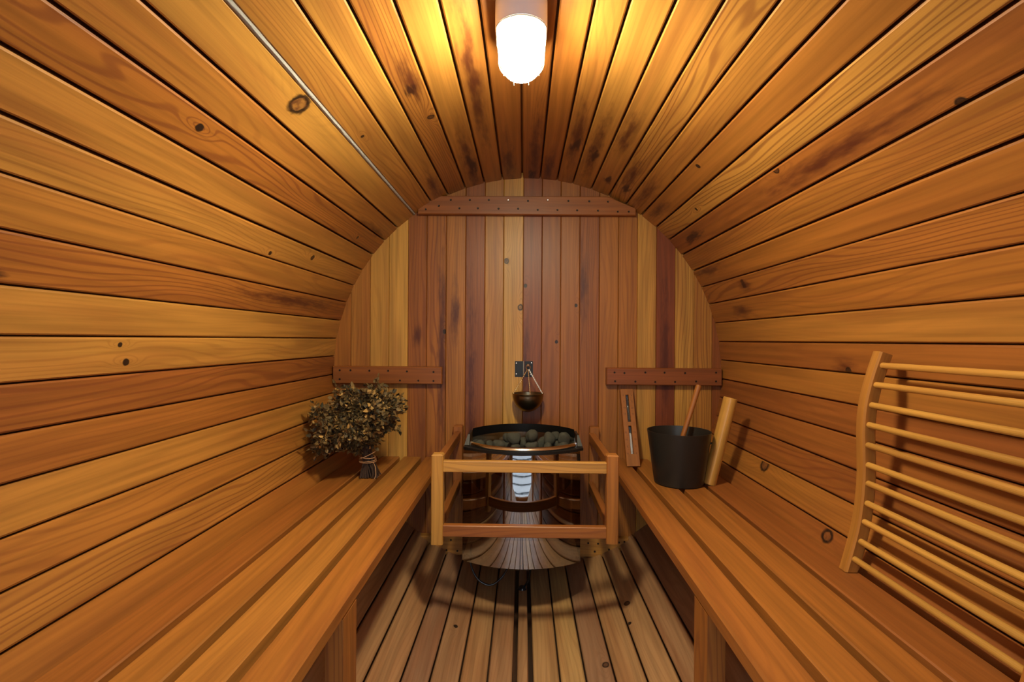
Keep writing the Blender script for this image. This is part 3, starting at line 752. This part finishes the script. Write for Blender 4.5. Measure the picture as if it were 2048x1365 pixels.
# ------------------------------------------------------------------ backrest
b0 = empty('backrest', (.79, 1.03, .5), 'curved wooden backrest of horizontal round rods leaning on the right wall', 'backrest')
edge = [(.834, 1.027), (.818, .979), (.805, .931), (.797, .886), (.794, .834), (.795, .787), (.796, .727), (.792, .668), (.785, .616), (.774, .568), (.756, .5015)]
sp = smooth_curve([(x, 0, z) for x, z in edge], 4)
def rail_obj(y0, y1, tone):
    W = Wood(); at = W.at_(tone=tone, grain=.12); n = len(sp); wd = []
    L_, R_ = [], []
    for i, p in enumerate(sp):
        dd = (sp[min(i + 1, n - 1)] - sp[max(i - 1, 0)]).normalized(); nn = Vector((-dd.z, 0, dd.x)); nn = nn if nn.x > 0 else -nn
        wdt = .031; q = p + nn * wdt
        lim = math.sqrt((R - .0045) ** 2 - (q.z - R) ** 2)
        if q.x > lim: q.x = lim
        if q.z < .5015: q.z = .5015
        L_.append(p); R_.append(q)
    s_ = 0.
    for i in range(n - 1):
        ds = (sp[i + 1] - sp[i]).length; a, b, c, e = L_[i], L_[i + 1], R_[i + 1], R_[i]; bv = .004
        def q(p, y): return (p.x, y, p.z)
        def inn(p, o_): return p + (o_ - p).normalized() * bv
        ai, bi, ci, ei = inn(a, e), inn(b, c), inn(c, b), inn(e, a)
        W.face([q(ai, y0), q(bi, y0), q(ci, y0), q(ei, y0)], [(s_, 0), (s_ + ds, 0), (s_ + ds, .03), (s_, .03)], at, False)
        W.face([q(ai, y1), q(ei, y1), q(ci, y1), q(bi, y1)], [(s_, .1), (s_, .13), (s_ + ds, .13), (s_ + ds, .1)], at, False)
        for (P1, P2, ya, yb, v) in ((a, b, y0 + bv, y1 - bv, .2), (c, e, y0 + bv, y1 - bv, .3)):
            W.face([q(P1, ya), q(P1, yb), q(P2, yb), q(P2, ya)], [(s_, v), (s_, v + .03), (s_ + ds, v + .03), (s_ + ds, v)], at, True)
        for (o1, o2, i1, i2, ys, yi) in ((a, b, ai, bi, y0 + bv, y0), (a, b, ai, bi, y1 - bv, y1), (c, e, ci, ei, y0 + bv, y0), (c, e, ci, ei, y1 - bv, y1)):
            W.face([q(o1, ys), q(o2, ys), q(i2, yi), q(i1, yi)], [(s_, .4), (s_ + ds, .4), (s_ + ds, .404), (s_, .404)], at, True)
        s_ += ds
    for i in (0, n - 1):
        P = [L_[i], R_[i]]; W.face([(P[0].x, y0 + .003, P[0].z), (P[1].x, y0 + .003, P[1].z), (P[1].x, y1 - .003, P[1].z), (P[0].x, y1 - .003, P[0].z)], [(0, 0), (.03, 0), (.03, .03), (0, .03)], at)
    W.build('side_rail', b0, WOODS)
rail_obj(1.237, 1.268, .62); rail_obj(.790, .820, .55)
rods = [(.8385, .993), (.824, .947), (.814, .899), (.808, .852), (.806, .804), (.807, .757), (.807, .713), (.805, .666), (.799, .622), (.791, .575), (.777, .533)]
for k, (x, z) in enumerate(rods):
    W = Wood(); rr = .0074; at = W.at_(tone=.9, grain=.08); ya, yb = .818, 1.2395
    for j in range(16):
        a, b = 2 * PI * j / 16, 2 * PI * (j + 1) / 16
        W.face([(x + rr * math.cos(q), y, z + rr * math.sin(q)) for q, y in ((a, ya), (a, yb), (b, yb), (b, ya))], [(ya, a * rr), (yb, a * rr), (yb, b * rr), (ya, b * rr)], at, True)
    W.build('rod', b0, WOODS)

# ------------------------------------------------------------------ ceiling lamp
LX = -.021
lamp = empty('bulkhead_lamp', (LX, 1.18, 1.8), 'lit oval bulkhead lamp with white housing and wire cage on the ceiling', 'lamp')
def stadium(w, l, n=14):
    """oval outline: half width w, half length l"""
    P = []
    for k in range(n + 1): a = PI * k / n; P.append((w * math.cos(a), (l - w) + w * math.sin(a)))
    for k in range(n + 1): a = PI + PI * k / n; P.append((w * math.cos(a), -(l - w) + w * math.sin(a)))
    return P
def loft(bm, layers, cap0=True, cap1=True):
    rings = [[bm.verts.new(p) for p in lay] for lay in layers]
    for a, b in zip(rings, rings[1:]):
        n = len(a)
        for i in range(n): bm.faces.new((a[i], a[(i + 1) % n], b[(i + 1) % n], b[i]))
    if cap0: bm.faces.new(list(reversed(rings[0])))
    if cap1: bm.faces.new(rings[-1])
LYc = 1.190
def oval(w, l, z, yo=0.): return [(LX + x, LYc + yo + y, z) for x, y in stadium(w, l)]
bm = bmesh.new(); loft(bm, [oval(.0575, .112, 1.793), oval(.0575, .112, 1.736), oval(.056, .1105, 1.732), oval(.046, .100, 1.732)])
bm_obj('housing', bm, WHITEP, lamp, angle=30)
bm = bmesh.new(); lay = [oval(.0515, .105, 1.7317), oval(.0515, .105, 1.726)]
for k in range(1, 12):
    a = PI / 2 * k / 12; w_ = .0515 * max(.05, math.cos(a)) ** .8; lay.append(oval(w_, .0535 + w_, 1.726 - .050 * math.sin(a)))
loft(bm, lay); bm_obj('glass_dome', bm, LAMPG, lamp, angle=60)
bm = bmesh.new()
def dome_z(dx, t): return 1.731 - (.012 + .046 * math.sqrt(max(0., 1 - (dx / .056) ** 2))) * min(1., max(0., math.sin(PI * t)) * 2.2) ** .7
for dx in (-.043, -.019, .019, .043):
    le = .0535 + math.sqrt(max(0., .0545 ** 2 - dx * dx))
    add_tube(bm, [(LX + dx, LYc - le + (2 * le + (.010 if abs(dx) < .02 else 0)) * k / 24, dome_z(dx, k / 24)) for k in range(25)], .0013, 6)
for dy in (-.035, .045):
    add_tube(bm, [(LX - .0545 * math.cos(PI * k / 18), LYc + dy, 1.731 - .060 * math.sin(PI * k / 18) ** .6) for k in range(19)], .0013, 6)
add_tube(bm, [p for p in oval(.0545, .108, 1.731)], .0016, 6, closed=True)
bm_obj('wire_cage', bm, WIRE, lamp)
bm = bmesh.new(); add_box(bm, (LX - .005, LYc - .112, 1.735), (LX + .005, LYc - .100, 1.748), .001); bm_obj('clip', bm, WHITEP, lamp)

# ------------------------------------------------------------------ birch whisk
wk = empty('birch_whisk', (-.62, 2.035, .501), 'bushy bundle of dried leafy birch twigs tied with twine, standing on the left bench', 'whisk')
rw = random.Random(5)
hub = Vector((-.636, 2.04, .608)); foot = Vector((-.618, 2.03, .503)); cen = Vector((-.728, 2.06, .81))
tw = bmesh.new(); lf_v, lf_f, lf_c = [], [], []
def ok(p): return math.hypot(p.x, p.z - R) < R - .022 and p.y < YB - .045 and p.z > .53
def leaf(p, d):
    s = rw.uniform(.009, .0185); d = d.normalized(); X_, Y_ = frame_of(d); a = rw.uniform(0, 2 * PI); sx = X_ * math.cos(a) + Y_ * math.sin(a); nn = d.cross(sx)
    w = s * rw.uniform(.35, .6); curl = rw.uniform(-.5, .8) * s; fold = rw.uniform(.1, .5) * w; i = len(lf_v)
    P = [p, p + d * s * .35 + sx * w + nn * fold, p + d * s * .35 - sx * w + nn * fold, p + d * s * .45, p + d * s * .8 + sx * w * .75 + nn * (fold + curl * .6),
         p + d * s * .8 - sx * w * .75 + nn * (fold + curl * .6), p + d * s * .9 + nn * curl * .5, p + d * s * 1.3 + nn * curl]
    if not all(ok(q) for q in P): return
    lf_v.extend(tuple(q) for q in P)
    F = [(0, 1, 3), (0, 3, 2), (1, 4, 6, 3), (3, 6, 5, 2), (4, 7, 6), (6, 7, 5)]
    c = rw.random(); lf_f.extend(tuple(i + k for k in f) for f in F); lf_c.extend([c] * 6)
axis = (cen - hub).normalized(); A1, A2 = frame_of(axis)
NB = 120
for b in range(NB):
    ang = rw.uniform(0, 2 * PI); spread = math.sqrt(rw.random()) * .96; 
    dirv = (axis * math.cos(spread) + (A1 * math.cos(ang) + A2 * math.sin(ang)) * math.sin(spread)).normalized()
    Lb = rw.uniform(.165, .28) * (1 - .18 * spread) * (1.16 if rw.random() < .12 else 1)
    f0 = foot + Vector((rw.uniform(-.036, .036), rw.uniform(-.03, .03), 0)); h0 = hub + (A1 * math.cos(ang) + A2 * math.sin(ang)) * .022 * spread
    mid = h0 + axis * Lb * .25 + dirv * Lb * .12; end = h0 + dirv * Lb + Vector((0, 0, -.03 * spread))
    path = smooth_curve([f0, h0, mid, h0 + dirv * Lb * .6 + Vector((0, 0, .012)), end], 5)
    good = [p for p in path if ok(p) or p.z < .56]
    if len(good) < 8: continue
    path = path[:next((i for i, p in enumerate(path) if not (ok(p) or p.z < .56)), len(path))]
    if len(path) < 5: continue
    add_tube(tw, path, .001, 5, rs=[.0023 - .0016 * i / len(path) for i in range(len(path))])
    for i in range(7, len(path)):
        for _ in range(4):
            p = path[i]; d = (path[i] - path[i - 1]).normalized(); sd = Vector((rw.gauss(0, 1), rw.gauss(0, 1), rw.gauss(0, .8)))
            side = (d * .7 + sd).normalized(); ln = rw.uniform(.012, .05); q = p + side * ln
            if not ok(q): continue
            add_tube(tw, [p, p + side * ln * .5 + Vector((0, 0, .002)), q], .0006, 4)
            for t in (.35, .6, .85, 1.):
                if rw.random() < .88: leaf(p + side * ln * t, (side + Vector((rw.gauss(0, .6), rw.gauss(0, .6), rw.gauss(0, .6)))))
bm_obj('twigs', tw, TWIG, wk)
me = D.meshes.new('leaves'); me.from_pydata(lf_v, [], lf_f); a_ = me.attributes.new('leafcol', 'FLOAT', 'FACE'); a_.data.foreach_set('value', lf_c); me.materials.append(LEAF)
for p in me.polygons: p.use_smooth = True
link('leaves', me, wk)
bm = bmesh.new()
for k, (zc_, tl, rad) in enumerate([(.562, .0, .033), (.566, .06, .033), (.585, .45, .031), (.58, -.1, .031)]):
    c = foot.lerp(hub, (zc_ - foot.z) / (hub.z - foot.z))
    add_tube(bm, [c + Vector((rad * math.cos(q), rad * math.sin(q), tl * rad * math.cos(q))) for q in [2 * PI * j / 24 for j in range(24)]], .0012, 6, closed=True)
add_tube(bm, smooth_curve([(-.601, 2.02, .560), (-.588, 2.0, .548), (-.583, 1.99, .520), (-.588, 1.985, .503)]), .0012, 6)
bm_obj('twine', bm, TWINE, wk)
